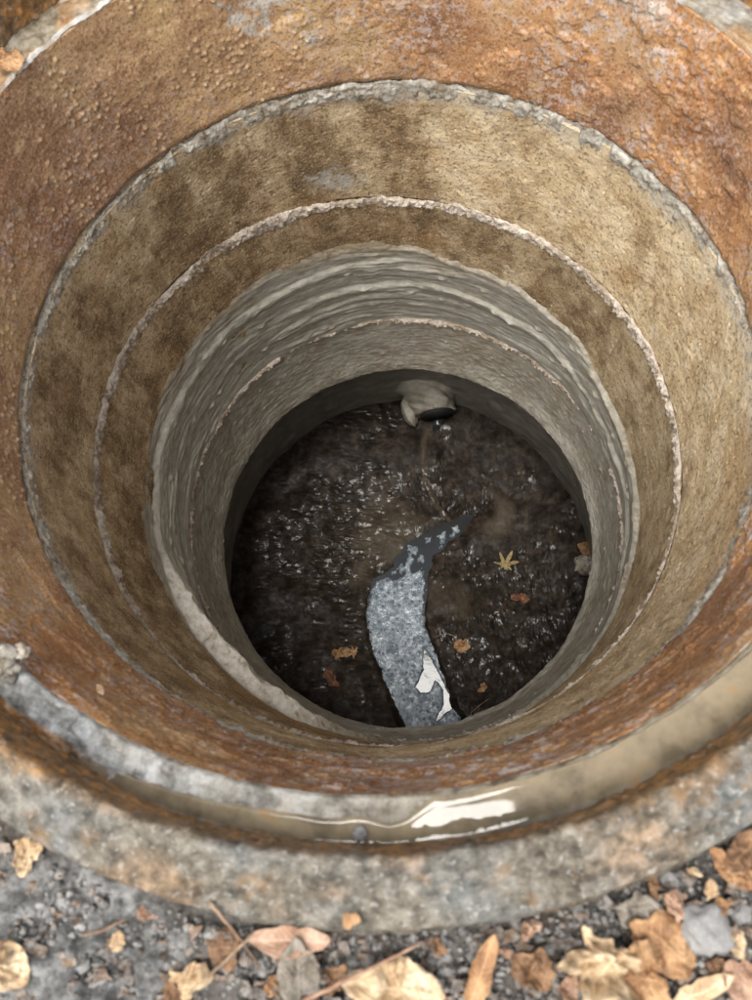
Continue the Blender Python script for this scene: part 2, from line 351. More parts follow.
Rr = .3362 + (.3092 - .3362) * t + four(T2, OF) + F(T2, S2, .01, 45, 3) * .0009 * edge; Zr = ZG - .0006 + d - .0025 * edge ** 2
rustm = np.clip(sst(.42, .22, t + F(T2, S2, .03, 51, 3) * .12) * sst(35, 12, adist(th, -143)) * 1.2 + sst(.2, .5, F(T2, S2, .04, 53, 3)) * .35 * (1 - crust), 0, 1)
white = np.clip(sst(.0, .10, t) * sst(.24, .14, t + F(T2, S2, .02, 55, 3) * .08) * sst(.0, .25, F(T2, S2, .04, 56, 3) + .35 * np.maximum(leftb, .3)) * (1 - right * .7)
                + sst(.92, .99, t + F(T2, S2, .01, 57, 2) * .05) * .7 * sst(75, 40, adist(th, 95)) * sst(.0, .4, F(T2, S2, .03, 59, 3) + .15) + sst(.25, .45, F(T2, S2, .02, 58, 4)) * crust * .7, 0, 1)
lathe('cover_seat', th, Rr, Zr, M['seat'], frame, {'crust': crust, 'rust': rustm, 'white': white})
# rusty inner wall
m = 118; t = np.linspace(0, 1, m)[:, None]
zz = -.0335 + (-.1735 + .0335) * t; T2 = np.broadcast_to(th, (m, n)); Z2 = np.broadcast_to(zz, T2.shape)
base_r = (RF + four(T2, OF)) * (1 - t) + (RA + four(T2, OA)) * t
sand = np.clip(sst(95, 35, adist(th, 148)) + F(T2, Z2, .05, 61, 4) * .5, 0, 1)
g1, i1 = W(T2, Z2, .0052, 62); g2, i2 = W(T2, Z2, .0026, 64)
gr = np.where(i1 > .66, np.clip(.2 + .5 * (i1 - .3) - g1, 0, 1), 0) * .0042 * (.3 + .7 * sand) + np.clip(.6 - g2, 0, 1) * .0007 * sst(-.3, .3, F(T2, Z2, .04, 65, 3))
pl_ = F(T2, Z2, .03, 66, 5, .55); plate = sst(-.02, .02, pl_) * .0013 + sst(.2, .23, pl_) * .0013
d = gr * sst(-.12, .25, F(T2, Z2, .04, 67, 3) + (sand - .5) * .3) + plate * (1 - .7 * sand) + F(T2, Z2, .05, 68, 3) * .0012 + F(T2, Z2, .012, 69, 4) * .0005
Rr = base_r - d * np.clip(np.minimum(t * 14, 1) * .9 + .1, 0, 1)
Rr = Rr + sst(.0, 1, 1 - np.minimum((1 - t) * 30, 1)) * .0015
lime = np.clip(sst(16, 4, adist(th, 58) + F(T2, Z2, .02, 71, 3) * 9) * sst(.25, .05, t) + sst(.1, .3, F(T2, Z2, .02, 72, 4) - adist(th, 103) * .02 - np.abs(t - .32) * .8 + .2) * .8, 0, 1)
wet = np.clip(sst(80, 35, adist(th, -80)) + F(T2, Z2, .05, 73, 3) * .4, 0, 1)
iw = lathe('inner_wall', th, Rr, Z2, M['rust'], frame, {'sand': sand, 'lime': lime, 'wet': wet, 'grain': np.clip(gr / .0016, 0, 1) * .6 * sst(-.12, .25, F(T2, Z2, .04, 67, 3) + (sand - .5) * .3)}, back=.03)

# ------------------------------------------------------------------ shaft of rings, mortar joints and mortar coat
shaft = thing('manhole_shaft', 'round shaft of stained concrete rings with mortar joints under the iron frame', 'manhole shaft', (0, 0, -1.05))
def off(o): o.location.z += 1.05; return o      # parts are modelled in world coordinates; the shaft's base is at -1.05
def ring_part(z0, z1, r0, r1, o0, o1, m, seed, stain, lime, mat=M['ring'], attrs=None, n=1400):
    th = np.arange(n) / n * TAU; t = np.linspace(0, 1, m)[:, None]
    T2 = np.broadcast_to(th, (m, n)); Z2 = np.broadcast_to(z0 + (z1 - z0) * t, T2.shape)
    R = (r0 + four(T2, o0)) * (1 - t) + (r1 + four(T2, o1)) * t
    pg, pi = W(T2, Z2, .009, seed); pit = np.where(pi > .8, sst(.22, .05, pg), 0) * .0016
    g2, i2 = W(T2, Z2, .003, seed + 2)
    d = F(T2, Z2, .08, seed + 1, 3) * .0016 + F(T2, Z2, .010, seed + 3, 4) * .0009 + np.clip(.5 - g2, 0, 1) * .0008 - pit
    A = {'stain': stain(T2, Z2, t), 'lime': lime(T2, Z2, t)}
    return off(lathe('concrete_ring', th, R - d, Z2, mat, shaft, A, back=.06))
k1 = ring_part(-.1800, -.3350, .3005, RB + .002, OA, OB, 128, 101,
    lambda T, Z, t: .12 * sst(110, 60, adist(T, 190)) + .55 * sst(20, 9, adist(T, 97)) + .35 * sst(14, 5, adist(T, 128)) - .45 * sst(80, 35, adist(T, 15)) + .55 * F(T, Z, .07, 110, 3) - .12,
    lambda T, Z, t: np.clip(sst(7, 1, np.hypot(adist(T, 100), (t - .78) * 40) + F(T, Z, .01, 111, 3) * 4) * .9 + sst(.16, .06, t + F(T, Z, .02, 112, 3) * .10) * (.3 + .5 * F(T, Z, .05, 113, 3)), 0, 1))
k2 = ring_part(-.345, -.60, RB + .0012, .3035, OB, OD, 150, 121,
    lambda T, Z, t: .2 * sst(110, 60, adist(T, 180)) + .5 * sst(16, 7, adist(T, 42)) + .4 * sst(18, 8, adist(T, 95)) - .3 * sst(70, 35, adist(T, 5)) + .3 * F(T, Z, .05, 130, 3),
    lambda T, Z, t: np.zeros_like(T))
def joint(zc, w, h, r, o, mat, seed, wob, gapf, n=1500, m=22):
    th = np.arange(n) / n * TAU; a = np.linspace(0, PI, m)[:, None]
    T2 = np.broadcast_to(th, (m, n)); S2 = np.broadcast_to(a * .006, T2.shape); z0 = np.zeros((1, n))
    ww = w * (1 + .35 * F(th[None], z0, .06, seed, 3) + .55 * F(th[None], z0, .014, seed + 1, 4, .6)) * gapf(th)
    hh = h * (1 + .45 * F(th[None], z0, .045, seed + 2, 3)) * np.clip(gapf(th) * 1.3, .1, 1)
    zz = zc + wob * F(th[None], z0, .10, seed + 3, 3) + wob * .4 * F(th[None], z0, .02, seed + 8, 3)
    ww = ww * (1 + .3 * np.cos(a) * F(th[None], z0, .02, seed + 9, 4, .6)); g, gi = W(T2, S2, .007, seed + 4)
    d = F(T2, S2, .009, seed + 5, 4, .6) * h * .75 + np.where(gi > .4, np.clip(.5 - g, 0, 1), 0) * h * .9 + F(T2, S2, .0025, seed + 6, 2) * h * .25
    sn = np.sin(a); chip = sst(.36, .5, F(th[None], z0, .035, seed + 12, 4, .6)); hh = hh * (1 - .8 * chip); d = d * (1.25 - .6 * chip)
    R = r + four(T2, o) + .0025 - hh * sn ** .7 - d * sn
    Z = zz + ww / 2 * np.cos(a) + F(T2, S2, .006, seed + 7, 3) * h * .5 * sn + np.clip(-np.cos(a), 0, 1) * F(th[None], z0, .018, seed + 11, 4, .65) * w * .22
    return off(lathe('mortar_joint', th, R, Z, mat, shaft))
joint(-.1845, .0190, .0030, RA, OA, M['jointA'], 141, .0012, lambda t: .62 + .38 * np.maximum(sst(120, 60, adist(t, 40)), .8 * sst(60, 25, adist(t, -120))))
joint(ZB - .0005, .0165, .0042, RB, OB, M['jointB'], 161, .0022, lambda t: .25 + .75 * sst(128, 100, adist(t, 98)) * (.75 + .25 * sst(110, 70, adist(t, 120))))
joint(ZD, .0085, .0042, RD - .0036, OD, M['jointB'], 181, .0022, lambda t: .30 + .70 * sst(115, 80, adist(t, 95)))
# mortar coat from its ragged upper edge down to the lower ring's mouth
n, m = 1400, 250; th = np.arange(n) / n * TAU
zz = np.linspace(-.385, ZE, m)[:, None]; T2 = np.broadcast_to(th, (m, n)); Z2 = np.broadcast_to(zz, T2.shape).copy()
kt = np.array([-180, -162, -153, -140, -120, -90, -53, -37, -21, -7, 7, 23, 38, 57, 75, 92, 111, 131, 150, 166, 180.])
kz = np.array([-.438, -.451, -.470, -.480, -.50, -.60, -.607, -.563, -.553, -.525, -.521, -.510, -.474, -.452, -.439, -.415, -.409, -.418, -.429, -.430, -.438])
deg = (np.degrees(th) + 180) % 360 - 180
degm = np.where(deg > 60, deg - 360, deg)
ztop = np.interp(deg, kt, kz) + F(th[None], np.zeros((1, n)), .05, 201, 4)[0] * .010 + F(th[None], np.zeros((1, n)), .010, 202, 3)[0] * .003
upper = sst(0, .008 + .020 * sst(70, 110, adist(th, 0))[None], ztop[None] - Z2)
feather = sst(.045, 0, ztop[None] - Z2) * (.35 + .75 * sst(60, 110, adist(th, 0))[None])
tz = np.clip((Z2 - ZD) / (ZE - ZD), 0, 1); tu = np.clip((Z2 + .385) / (ZD + .385), 0, 1)
r_up = (RB + .001 + four(T2, OB)) * (1 - tu) + (RD + .0015 + four(T2, OD)) * tu
r_lo = (RD + .0015 + four(T2, OD)) * (1 - tz) + (RE + four(T2, OE)) * tz
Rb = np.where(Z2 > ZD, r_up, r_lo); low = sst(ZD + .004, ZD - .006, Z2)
warp = Z2 + F(T2, Z2, .16, 203, 3) * .016 + .006 * np.sin(T2 * 2 + 1)
u, v, nn = lat(T2, warp, .15); rid = 1 - np.abs(fbm(u, warp / .0105, 205, 4, .5, nn)) * 2.2
rid2 = F(T2, warp, .03, 207, 4, .55, .16)
drag = F(T2, warp, .05, 209, 3, .6, .045)
steps = fbm(u, warp / .026, 211, 3, .5, nn); steps = sst(-.01, .05, steps) * .0022 + sst(.18, .25, steps) * .0022 + sst(-.3, -.22, steps) * .0016
calm = sst(-.2, .35, F(T2, Z2, .12, 214, 3))
thick = .0026 + (np.clip(rid, -.2, 1) ** 2 * .0007 + rid2 * .0006 + steps * .65) * (.3 + .7 * calm) + drag * .0004 + F(T2, Z2, .1, 213, 2) * .002 + F(T2, Z2, .012, 216, 3) * .0005
lump, li = W(T2, Z2, .022, 215, .6); thick = thick + np.where(li > .93, sst(.4, .0, lump) * .0025, 0)
# continuous trowel shelves
def shelf(degs, zs, w, h, sd):
    zc = np.interp(deg, degs, zs) + F(th[None], np.zeros((1, n)), .05, sd, 4)[0] * .004
    on = sst(degs[0] - 1, degs[0] + 14, deg) * sst(degs[-1] + 1, degs[-1] - 14, deg)
    x = (Z2 - zc[None]) / w
    return on[None] * h * .65 * sst(1.0, -.15, x) * sst(-3.2, -.2, x) * (1 + .5 * F(T2, Z2, .02, sd + 1, 3))
thick = thick + shelf([-30, 0, 22, 42, 61, 80, 100, 125], [-.585, -.58, -.573, -.533, -.530, -.515, -.52, -.53], .008, .0055, 221)
thick = thick + shelf([80, 96, 114, 132, 150, 170], [-.46, -.460, -.470, -.478, -.485, -.49], .007, .0045, 223)
thick = thick + shelf([-32, -7, 7, 23, 38], [-.54, -.525, -.521, -.512, -.50], .006, .004, 227)
# heavy slumped ledge of mortar on one side
bl = sst(-176, -145, degm) * (.35 * sst(-80, -100, degm) + .65 * sst(-100, -132, degm)); bl2 = sst(-215, -185, degm) * sst(-84, -112, degm)
zb = np.interp(degm, [-225, -195, -180, -165, -147, -130, -115, -95], [-.475, -.485, -.492, -.505, -.505, -.515, -.530, -.55]) + F(th[None], np.zeros((1, n)), .04, 231, 4)[0] * .007 + F(th[None], np.zeros((1, n)), .012, 232, 3)[0] * .003
xb = (Z2 - zb[None])
bul = sst(.006, -.004, xb) * sst(-.10, -.006, xb)
bulge = np.maximum(bl * .021, bl2 * .0055)[None] * bul * (1 + .30 * F(T2, Z2, .035, 233, 3) + .12 * bl[None] * F(T2, Z2, .014, 234, 3, .5))
thick_up = thick + bulge
brush = .0006 * F(T2, Z2 + F(T2, Z2, .1, 241, 2) * .004, .03, 243, 4, .6, .06) + .0016 * F(T2, Z2, .05, 245, 3) + F(T2, Z2, .006, 246, 3) * .0008
lp, lpi = W(T2, Z2, .014, 247); brush = brush + np.where(lpi > .95, np.clip(.3 - lp, 0, 1) * .007, 0)
lipz = sst(ZE + .055, ZE + .010, Z2 + F(T2, Z2, .06, 251, 3) * .012)
brush = brush + lipz * (.0028 + .0012 * F(T2, Z2, .04, 253, 3)) - sst(ZE + .006, ZE, Z2) * .004
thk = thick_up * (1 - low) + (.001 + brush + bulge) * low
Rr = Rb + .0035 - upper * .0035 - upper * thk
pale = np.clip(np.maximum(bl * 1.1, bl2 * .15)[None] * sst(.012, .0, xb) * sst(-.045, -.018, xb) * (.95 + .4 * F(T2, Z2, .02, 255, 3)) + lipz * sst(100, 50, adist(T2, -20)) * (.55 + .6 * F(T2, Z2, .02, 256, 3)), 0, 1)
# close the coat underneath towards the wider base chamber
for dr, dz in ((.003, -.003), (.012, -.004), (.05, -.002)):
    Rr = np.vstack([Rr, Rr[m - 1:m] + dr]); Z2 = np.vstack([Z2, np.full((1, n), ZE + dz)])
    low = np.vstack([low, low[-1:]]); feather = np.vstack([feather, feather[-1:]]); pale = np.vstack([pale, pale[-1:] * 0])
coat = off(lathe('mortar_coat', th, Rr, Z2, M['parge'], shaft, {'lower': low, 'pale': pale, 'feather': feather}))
coat['label'] = 'wet grey trowelled mortar coat on the lower shaft wall'
# wider base chamber
n, m = 700, 60; th = np.arange(n) / n * TAU; t = np.linspace(0, 1, m)[:, None]
T2 = np.broadcast_to(th, (m, n)); Z2 = np.broadcast_to(-.7665 + (-1.05 + .7665) * t, T2.shape)
Rr = .336 + F(T2, Z2, .08, 261, 3) * .004 + F(T2, Z2, .015, 263, 3) * .0012 - .012 * sst(.9, 1, t)
off(lathe('base_wall', th, Rr, Z2, M['base'], shaft, None, back=.05))

# ------------------------------------------------------------------ floor with its channel
FL = -1.03
polyL = [(-.050, -.020), (-.073, -.059), (-.068, -.134), (-.046, -.205), (-.008, -.290), (.010, -.345)]
polyR = [(.030, .004), (.030, -.040), (.022, -.080), (.025, -.116), (.055, -.190), (.090, -.269), (.115, -.345)]
def inter(y, pts):
    p = np.array(sorted(pts, key=lambda q: q[1])); return np.interp(y, p[:, 1], p[:, 0])
def chan(x, y):
    """signed inside distance to the foam channel (positive inside)"""
    l = inter(y, polyL) + fbm(x * 0, y * 32, 301, 4) * .007; r = inter(y, polyR) + fbm(x * 0, y * 32, 305, 4) * .007
    a = np.minimum(np.minimum(x - l, r - x), (.000 - y) + (x * .5))
    return np.maximum(a, .018 + fbm(x * 45, y * 45, 307, 3) * .012 - .024 * sst(.0, .14, x) - seg_d(x, y, STREAM))
def seg_d(x, y, pts):
    best = np.full(x.shape, 9.)
    for (ax, ay), (bx, by) in zip(pts[:-1], pts[1:]):
        dx, dy = bx - ax, by - ay; t = np.clip(((x - ax) * dx + (y - ay) * dy) / (dx * dx + dy * dy), 0, 1)
        best = np.minimum(best, np.hypot(x - ax - t * dx, y - ay - t * dy))
    return best
STREAM = [(.145, .116), (.102, .084), (.045, .045), (.0, .0), (-.03, -.03)]
TRICK = [(.055, .28), (.034, .25), (.033, .21), (.036, .17), (.06, .12), (.09, .085)]
def floor_ro(x, y):
    return .12 + 1.1 * sst(-.30, .35, fbm(x * 13, y * 13, 318, 4, .6) + .30 * sst(.16, .05, np.hypot(x + .17, y - .06)) + .35 * sst(.12, .03, np.hypot(x - .19, y + .14)) - .45 * sst(.20, .08, np.hypot(x - .2, y - .17)))
def floor_z(x, y):
    r = np.hypot(x, y); c = chan(x, y)
    z = FL + .030 * (np.clip(r / .34, 0, 1) ** 2) + .010 * fbm(x * 9, y * 9, 311, 3)
    near = sst(-.05, -.006, c); ro = (.25 + .8 * floor_ro(x, y)) * (1 - .5 * near)
    z = z - near * .85 * .010 * fbm(x * 9, y * 9, 311, 3)
    z = z + .0030 * (1 - near) * fbm(x * 22, y * 22, 313, 3, .4) + ro * (.0006 * fbm(x * 75 + y * 20, y * 55, 315, 2, .5) + sst(.06, -.06, x) * (.0009 * fbm(x * 70 + y * 30, y * 190, 317, 2) + .0003 * fbm(x * 200, y * 380, 316, 1)) + sst(-.06, .06, x) * (.0009 * fbm(x * 190, y * 70 + x * 30, 327, 2) + .0003 * fbm(x * 380, y * 200, 326, 1)))
    st = seg_d(x, y, STREAM); tr = seg_d(x, y, TRICK)
    z = z - .007 * sst(.045, .0, st) + .0009 * fbm(x * 230, y * 230, 319, 2) * sst(.035, .02, st) - .0012 * sst(.009, .001, tr)
    z = z - .030 * sst(-.012, .016, c)
    return z
g = np.arange(-.345, .3451, .0016); X, Y = np.meshgrid(g, g[::-1])
Zf = floor_z(X, Y)
silt = np.clip(sst(.10, .04, np.hypot(X + .035, (Y - .07) * .9) + fbm(X * 22, Y * 22, 331, 3) * .05) + sst(.07, .03, np.hypot(X - .16, (Y - .1) * 1.2) + fbm(X * 22, Y * 22, 333, 3) * .03)
               + sst(.05, .02, np.hypot(X + .1, Y + .02) + fbm(X * 22, Y * 22, 335, 3) * .04) * .6 + sst(.045, .02, np.hypot(X - .075, Y + .06) + fbm(X * 22, Y * 22, 337, 3) * .03) * .6, 0, 1) * sst(.02, .035, seg_d(X, Y, STREAM)); silt = np.maximum(silt, .75 * sst(.008, .003, seg_d(X, Y, TRICK) + fbm(X * 60, Y * 60, 339, 3) * .003))
nf = len(g); q = grid_quads(nf, nf); cx_ = X.ravel()[q].mean(1); cy_ = Y.ravel()[q].mean(1); q = q[np.hypot(cx_, cy_) < .343]
floor = mesh_obj('manhole_floor', np.stack([X, Y, Zf], -1).reshape(-1, 3), q, M['floor'], None, {'silt': silt, 'gloss': np.clip(.15 + .85 * sst(.4, .95, floor_ro(X, Y)) + sst(.035, .02, seg_d(X, Y, STREAM)) * .8, 0, 1)})
tag(floor, 'black wet sludge floor at the bottom of the shaft', None, None, 'structure')
# soapy water filling the channel, foam lying on it with a torn gap
WZ = FL + .0005
g2 = np.arange(-.34, .15, .0012); gx = np.arange(-.10, .18, .0012); X, Y = np.meshgrid(gx, g2[::-1]); c = chan(X, Y)
zw = np.full(X.shape, WZ)
q = grid_quads(*X.shape); keep = (c.ravel()[q].min(1) > -.014) & (np.hypot(X, Y).ravel()[q].max(1) < .338)
water = mesh_obj('water', np.stack([X, Y, zw], -1).reshape(-1, 3), q[keep], M['scum'], None)
tag(water, 'milky water standing in the floor channel', None, None, 'structure')
gap = np.array([(352, 405), (378, 440), (470, 625), (400, 678), (428, 615), (425, 560), (395, 525), (375, 570), (340, 575), (322, 552), (350, 490)]) / 3.76 + np.array([330, 540])
gap = np.array([at(u, v, WZ)[:2] for u, v in gap])
def in_poly(x, y, P):
    ins = np.zeros(x.shape, bool); dist = np.full(x.shape, 9.); j = len(P) - 1
    for i in range(len(P)):
        (x1, y1), (x2, y2) = P[i], P[j]
        ins ^= ((y1 > y) != (y2 > y)) & (x < (x2 - x1) * (y - y1) / (y2 - y1 + 1e-12) + x1); j = i
    return np.where(ins, -1, 1) * seg_d(x, y, [tuple(p) for p in P] + [tuple(P[0])])
gd = in_poly(X, Y, gap) + fbm(X * 90, Y * 90, 351, 3) * .0025
topd = (-.012 + .5 * X * .4 - Y) + fbm(X * 40, Y * 40, 353, 3) * .012
XW = X + fbm(X * 60, Y * 60, 371, 2) * .004; YW = Y + fbm(X * 60, Y * 60, 373, 2) * .004
c = c + fbm(X * 170, Y * 170, 391, 3) * .005
b1, id1 = cell(XW / .0085, YW / .0085, 355); b2, id2 = cell(XW / .0042, YW / .0042, 357)
dome = np.where(id1 > .35, np.sqrt(np.clip(.30 - b1 ** 2, 0, 1)) * .0045, 0) + np.sqrt(np.clip(.3 - b2 ** 2, 0, 1)) * .0014
topd = np.maximum(topd, np.where(topd > -.13, (fbm(X * 75, Y * 55, 381, 3) - .12) * .02, -1))
ed = np.minimum(np.minimum(gd, topd * 1.), c + .004)
zfm = WZ + .0010 + dome * sst(-.002, .003, ed) + fbm(X * 40, Y * 40, 359, 3) * .0015 + .0015 * sst(-.001, .002, ed) - .004 * sst(.001, -.003, ed)
dot = np.clip(sst(.14 + .24 * id1, .02 + .14 * id1, b1) * (.25 + .65 * id1) + sst(.45, .6, b2) * .25 + np.where(id2 > .75, sst(.34, .2, b2), 0) * .7 + sst(.1, .5, fbm(X * 45, Y * 45, 361, 4)) * .3 + sst(.006, .0, gd) * .5, 0, 1)
ed2 = np.minimum(ed, .004 - .0 * ed)
keep = (ed.ravel()[q].min(1) > -.003) & (np.hypot(X, Y).ravel()[q].max(1) < .336)
foam = mesh_obj('foam', np.stack([X, Y, zfm], -1).reshape(-1, 3), q[keep], M['foam'], None, {'dot': dot})
tag(foam, 'blue grey bubbly foam floating in the floor channel', None, None, 'stuff')
# silty puddle on the frame's seat
n, m = 500, 14; a0, a1 = math.radians(-118), math.radians(-18); tha = np.linspace(a0, a1, n)
t = np.linspace(0, 1, m)[:, None]; T2 = np.broadcast_to(tha, (m, n))
e = sst(0, .06, np.minimum(tha - a0, a1 - tha) / (a1 - a0))
ro = .3340 + four(T2, OF); ri = .3118 + four(T2, OF) + F(T2, T2 * 0, .02, 401, 4) * .0016 + .013 * sst(-80, -92, np.degrees(T2) + F(T2, T2 * 0, .03, 403, 3) * 6) - .004 * sst(-80, -92, np.degrees(T2)) * sst(-112, -100, np.degrees(T2)) + .006 * (1 - e)
Rp = ro + (ri - ro) * t; Zp = np.full_like(Rp, -.0283) + .0007 * (2 * t - 1) ** 4 - .0012 * sst(.85, 1, t) ** 2 - .0012 * (1 - e)
mesh = mesh_obj('puddle', np.stack([Rp * np.cos(T2), Rp * np.sin(T2), Zp], -1).reshape(-1, 3), grid_quads(m, n), M['puddle'])
tag(mesh, 'tan silty rainwater puddle on the frame seat', None, None, 'structure')

# ------------------------------------------------------------------ inlet pipe
def tube(path, rad, seg=40, noise_amp=0., sd=0):
    P = [Vector(p) for p in path]; V = []
    for i, p in enumerate(P):
        tdir = (P[min(i + 1, len(P) - 1)] - P[max(i - 1, 0)]).normalized()
        sx = tdir.cross(Vector((0, 0, 1)))
        sx = sx.normalized() if sx.length > 1e-4 else Vector((1, 0, 0)); sy = sx.cross(tdir).normalized()
        r = rad[i] if hasattr(rad, '__len__') else rad
        for k in range(seg):
            a = TAU * k / seg
            rk = r + noise_amp * float(fbm(np.array([[math.cos(a) * 1.5 + 9 + i * .18]]), np.array([[math.sin(a) * 1.5 + 9 - i * .11]]), sd, 3)[0, 0])
            V.append(p + sx * (rk * math.cos(a)) + sy * (rk * math.sin(a)))
    return [tuple(v) for v in V], grid_quads(len(P), seg, True)
pa, pb = Vector((.050, .385, -.955)), Vector((.062, .288, -.968)); pd = (pb - pa).normalized()
pipe = thing('inlet_pipe', 'short pipe stub bedded in mortar at the foot of the shaft wall', 'pipe', (.05, .34, -1.0))
def local(vs, o): return [(v[0] - o.location.x, v[1] - o.location.y, v[2] - o.location.z) for v in vs]
s = Mat('dark_plastic_pipe', .7, .2); s.bump(s.noise(60, 4, .6), .0006, .5); pm = s.done(s.ramp(s.noise(30), (.3, (.010, .010, .010)), (.7, (.022, .021, .02))))
V, Q = tube([pa, pa.lerp(pb, .5), pb, pb + pd * .002, pb + pd * .001, pb - pd * .002, pa.lerp(pb, .3), pa], [.0325, .0325, .0325, .031, .030, .029, .029, .029])
mesh_obj('pipe_wall', local(V, pipe), Q, pm, pipe)
pts = [pa + (pb - pa) * t + Vector((-.004, 0, .002)) for t in np.linspace(.15, .92, 26)]
rad = [.0410 + .080 * math.exp(-t * 4.2) + .003 * math.sin(t * 5) for t in np.linspace(0, 1, 26)]
pts += [pts[-1] + pd * .003, pts[-1] + pd * .003, pts[-1] + pd * .001]; rad += [.0395, .036, .0325]
V, Q = tube(pts, rad, 72, .010, 5)
s = Mat('pipe_mortar', .6); s.bump(s.noise(90, 5, .7), .002, .7)
mm = s.done(s.ramp(s.noise(40, 6, .65), (.34, (.14, .125, .095)), (.5, (.23, .21, .168)), (.66, (.31, .288, .24))))
mesh_obj('mortar_collar', local(V, pipe), Q, mm, pipe)
V, Q = tube([(.012, .330, -.978), (.010, .318, -.980), (.010, .305, -.984), (.012, .292, -.990), (.016, .283, -.996), (.018, .279, -.999)], [.012, .020, .019, .0150, .009, .001], 32, .009, 9)
mesh_obj('mortar_lump', local(V, pipe), Q, mm, pipe)

gx = np.linspace(-1, 1, 14); gy = np.linspace(0, 1, 16); GX, GY = np.meshgrid(gx, gy[::-1])
fx = .064 + GX * (.013 - .006 * GY) + .004 * np.sin(GY * 5); fy = .322 - .052 * GY; fz = -.9890 - .052 * GY * .23 - .010 * sst(.8, 1, GY) + .0015 * GX ** 2
film = mesh_obj('water_film', local(np.stack([fx, fy, fz], -1).reshape(-1, 3), pipe), grid_quads(16, 14), M['scum'], pipe)
# ------------------------------------------------------------------ leaves
def leaf_mesh(name, kind, size, sd, curl=.0, axis=0., crumple=.12, aspect=.7, mat=None):
    R_ = np.random.default_rng(sd); NA, NR = 72, 12
    a = np.arange(NA) / NA * TAU
    if kind in ('maple', 'broad'):
        wk = 2.0 if kind == 'maple' else 3.3; o = np.zeros(NA)
        for ang, L, w in ((90, 1., 15), (38, .86, 14), (142, .84, 14), (-18, .62, 14), (198, .60, 14)):
            o = np.maximum(o, L * np.clip(1 - adist(a, ang) / (w * wk), 0, 1) ** .9)
        o = np.maximum(o, .30) * (1 + .10 * (vn(a / TAU * 24, a * 0, sd, 24) - .5)); o = np.where(adist(a, -90) < 14, .20, o); va = [90, 38, 142, -18, 198]
    elif kind == 'oval':
        o = 1 / np.sqrt(np.sin(a) ** 2 + (np.cos(a) / aspect) ** 2); o *= 1 + .10 * (vn(a / TAU * 18, a * 0, sd, 18) - .5) + .35 * np.clip(1 - adist(a, 90) / 22, 0, 1); va = [90]
    else:
        o = (.62 + .75 * (vn(a / TAU * 5, a * 0, sd, 5) - .3) + .35 * (vn(a / TAU * 14, a * 0, sd + 3, 14) - .5)) / np.sqrt(np.sin(a) ** 2 + (np.cos(a) / aspect) ** 2) * aspect ** .3; va = [R_.uniform(0, 360)]
    o = o * (1 - .38 * np.clip(vn(a / TAU * 9, a * 0 + .5, sd + 31, 9) - .55, 0, 1) / .45) * (1 + .12 * (vn(a / TAU * 36, a * 0 + .5, sd + 33, 36) - .5))
    rr = (np.arange(1, NR + 1) / NR)[:, None]
    x = (rr * o * np.cos(a)) ; y = (rr * o * np.sin(a))
    x = np.concatenate([[0.], x.ravel()]); y = np.concatenate([[0.], y.ravel()])
    vein = np.zeros_like(x); aa = np.arctan2(y, x); rad = np.hypot(x, y)
    for v_ in va:
        c, s_ = math.cos(math.radians(v_)), math.sin(math.radians(v_)); al = x * c + y * s_; pe = np.abs(-x * s_ + y * c)
        vein = np.maximum(vein, sst(.035, .012, pe) * (al > -.3 if kind == 'maple' else 1))
        vein = np.maximum(vein, .5 * sst(.10, .03, np.abs(((al - pe * .8) * 6) % 1 - .5) * .5))
    z = crumple * (fbm(x * 2.2 + 50, y * 2.2 + 50, sd, 4, .55) * 1.3 + .9 * np.abs(fbm(x * 3.5 + 20, y * 3.5 + 20, sd + 5, 3))) - .05 * vein * crumple * 3 + .25 * crumple * rad ** 2
    if curl:
        c, s_ = math.cos(axis), math.sin(axis); p = x * c + y * s_; q_ = -x * s_ + y * c; rho = 1 / curl * (1 + .25 * q_)
        x2 = rho * np.sin(p / rho); z = z * .6 + rho * (1 - np.cos(p / rho)); x = x2 * c - q_ * s_; y = x2 * s_ + q_ * c
    P = np.stack([x, y, z], -1) * size / 2
    if not curl: P[:, 2] -= np.percentile(P[:, 2], 8)
    tris = [(0, 1 + k, 1 + (k + 1) % NA) for k in range(NA)]; quads = grid_quads(NR, NA, True)[:, ::-1] + 1
    nv = len(P); P2 = P - np.array([0, 0, .00045])
    t2 = [(c_ + nv, b_ + nv, a_ + nv) for a_, b_, c_ in tris]; q2 = quads[:, ::-1] + nv
    e0 = 1 + (NR - 1) * NA; rim = np.array([(e0 + k, e0 + k + nv, e0 + (k + 1) % NA + nv, e0 + (k + 1) % NA) for k in range(NA)])
    o_ = mesh_obj(name, np.vstack([P, P2]), np.vstack([quads, q2, rim]), mat, None, {'vein': np.concatenate([vein, vein])}, tris + t2)
    return o_
def leaf(u, v, z, kind, px, mat, label, sd, rot=0., tilt=(0, 0), curl=0., axis=0., crumple=.14, aspect=.7, group=None, lift=0., k=.00047):
    p = at(u, v, z); o = leaf_mesh('fallen_leaf', kind, px * k, sd, curl, axis, crumple, aspect, M[mat])
    o.location = (p[0], p[1], p[2] + lift); o.rotation_euler = (tilt[0], tilt[1], rot)
    return tag(o, label, 'leaf', group)
GZ = -.006
